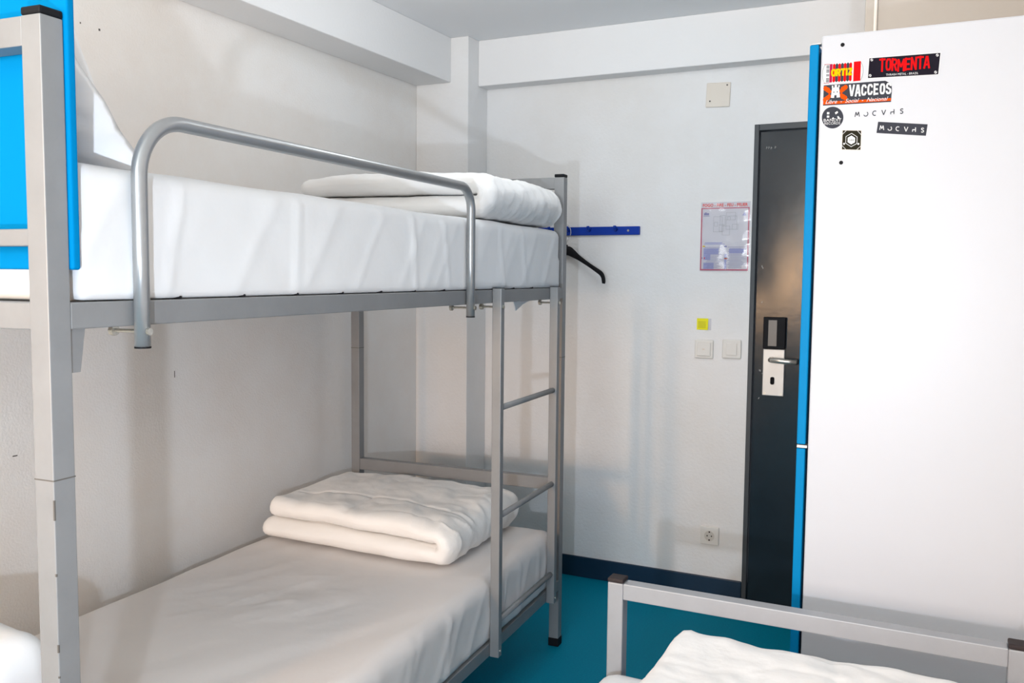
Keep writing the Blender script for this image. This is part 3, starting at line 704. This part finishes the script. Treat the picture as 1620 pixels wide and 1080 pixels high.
dl = folded_duvet(-.925, -.128, -.60, -.060, .478, .068, .004, 5, 'duvet', 'duvet', endr=.045, sag=.012, amp=.006, skew=.06, top_in=(.03, 0))
to_bed(dl); tag(dl, 'folded cream white duvet on the lower bunk', 'duvet')

def pillow(w_, h_, t_, seed, m, name='pillow', amp=.008, trap=0):
    bm = bmesh.new(); N = 40; F = {}
    for s in (1, -1):
        for i in range(N+1):
            for j in range(N+1):
                a, b = -1+2*i/N, -1+2*j/N
                a = math.sin(a*PI/2)*.35+a*.65; b = math.sin(b*PI/2)*.35+b*.65
                edge = (i in (0, N) or j in (0, N))
                if edge and s == -1: F[s, i, j] = F[1, i, j]; continue
                q = (max(0, 1-abs(a)**2.6)*max(0, 1-abs(b)**2.6))**.55
                pin = 1-.06*(abs(b)**2)*(1-abs(a)**2)  # waisted edges
                x = a*w_/2*(1-.05*(1-abs(b)**2)*abs(a)**3*0); z = b*h_/2
                x *= 1-trap*(b+1)/2
                x *= 1-.05*(1-b*b); z *= 1-.05*(1-a*a)
                y = s*t_/2*q
                y += amp*q*noise.noise(Vector((x*8, z*8, seed+s)))*1.4+amp*.7*ridge(noise.noise(Vector((x*5+z*4, z*5-x*3, seed+s*2))), 10)*q
                F[s, i, j] = bm.verts.new((x, y, z))
    for s in (1, -1):
        for i in range(N):
            for j in range(N):
                q = (F[s, i, j], F[s, i+1, j], F[s, i+1, j+1], F[s, i, j+1])
                bm.faces.new(q if s == -1 else q[::-1])
    return obj(name, bm, m, None, True)
def place_bed(o, x, y, z, rx, ry=0, rz=0):
    Mb = Matrix.Translation((BX, BY, 0)) @ Matrix.Rotation(TH, 4, 'Z')
    o.matrix_world = Mb @ Matrix.Translation((x, y, z)) @ Matrix.Rotation(rz, 4, 'Z') @ Matrix.Rotation(ry, 4, 'Y') @ Matrix.Rotation(rx, 4, 'X')
pu = pillow(.80, .42, .13, 2, 'pillow', amp=.014, trap=.22); place_bed(pu, -.47, -2.035, 1.790, math.radians(14), 0)
# the loose hem of the pillowcase, a soft folded flap along the free side
hem = smooth([Vector((x, -.02, z+.025)) for x, z in ((.312, .175), (.322, .12), (.332, .045), (.340, -.008), (.340, -.045), (.362, -.085), (.384, -.120), (.402, -.165), (.427, -.205), (.420, -.232))], 5)
inn = smooth([Vector((x, -.065, z+.025)) for x, z in ((.17, .165), (.19, .12), (.21, .05), (.235, -.02), (.26, -.06), (.275, -.085), (.29, -.11), (.305, -.14), (.30, -.17), (.29, -.205), (.27, -.235))], 5)
bm = bmesh.new(); rows = []
for k, (a, b) in enumerate(zip(hem, inn)):
    row = []
    for q in range(9):
        u_ = q/8; p = a.lerp(b, u_)
        p.y -= .022*math.sin(PI*u_)+.008*noise.noise(Vector((k*.35, u_*3, 5))); p.x += .006*noise.noise(Vector((k*.5, u_*2, 9)))
        row.append(bm.verts.new(p))
    for q in range(8, -1, -1):
        u_ = q/8; p = a.lerp(b, u_); p.y -= .022*math.sin(PI*u_)-.012; row.append(bm.verts.new(p))
    rows.append(row)
for a, b in zip(rows, rows[1:]):
    for q in range(18): bm.faces.new((a[q], a[(q+1) % 18], b[(q+1) % 18], b[q]))
bm.faces.new(rows[0]); bm.faces.new(rows[-1][::-1])
obj('pillowcase_hem', bm, 'pillow', pu, True)
tag(pu, 'white pillow leaning on the blue headboard of the upper bunk', 'pillow')
def pill_disp(p, n):
    return n*(.010*noise.noise(Vector((p.x*6, p.y*9, p.z*7)))+.006*ridge(noise.noise(Vector((p.x*7+p.z*4, p.y*5, p.z*3))), 10)+.012*max(0, 1-abs(p.z-.62)/.15))
pl = obj('pillow', soft_box(-.91, -.300, -2.135, -1.965, .484, .752, .05, .014, pill_disp, .04), 'pillow', None, True); to_bed(pl)
tag(pl, 'white pillow at the near end of the lower bunk, behind the steel post', 'pillow')

# ------------------------------------------------------------------ single bed
sX0, sX1, sY1, sH = -.697, .170, 1.95, .700
sb = thing('single_bed', 'low silver steel single bed in the right foreground before the wardrobe', 'bed', (sX0, sY1, 0))
sW = sX1-sX0; Pp = .038; sL = 1.98
for y0, hh in ((0, sH), (-sL, sH)):
    for x0 in (0, sW-Pp):
        po = obj('post', box(x0, x0+Pp, y0, y0+Pp, .03, hh, .003), 'lsteel', sb)
        obj('top_cap', box(x0-.0005, x0+Pp+.0005, y0-.0005, y0+Pp+.0005, hh, hh+.010, .003), 'brownblack', po)
        obj('foot_cap', box(x0-.002, x0+Pp+.002, y0-.002, y0+Pp+.002, 0, .033, .003), 'black', po)
    obj('top_bar', box(Pp, sW-Pp, y0+.001, y0+Pp-.001, hh-.038, hh, .002), 'lsteel', sb)
    obj('end_rail', box(Pp, sW-Pp, y0+.004, y0+Pp-.004, .26, .30, .002), 'lsteel', sb)
for x0 in (.002, sW-Pp+.002):
    obj('side_rail', box(x0, x0+Pp-.004, -sL+Pp, 0, .26, .30, .002), 'lsteel', sb)
for k in range(13): obj('slat', box(Pp, sW-Pp, -sL+.12+k*.142, -sL+.165+k*.142, .285, .295, .002), 'wood', sb)
smt = obj('mattress', soft_box(sX0+.006, sX1-.006, sY1-sL+Pp+.01, sY1-.03, .305, .515, .05, .02, sheet_disp(14, .004, .004, .31, .51)), 'sheet', None, True)
tag(smt, 'single bed mattress under a white sheet in the right foreground', 'mattress')
ds = folded_duvet(-.525, .135, 1.34, 1.88, .520, .070, .004, 21, 'duvet', 'duvetw', endr=.06, sag=-.004, amp=.006)
tag(ds, 'folded white duvet on the low single bed', 'duvet')
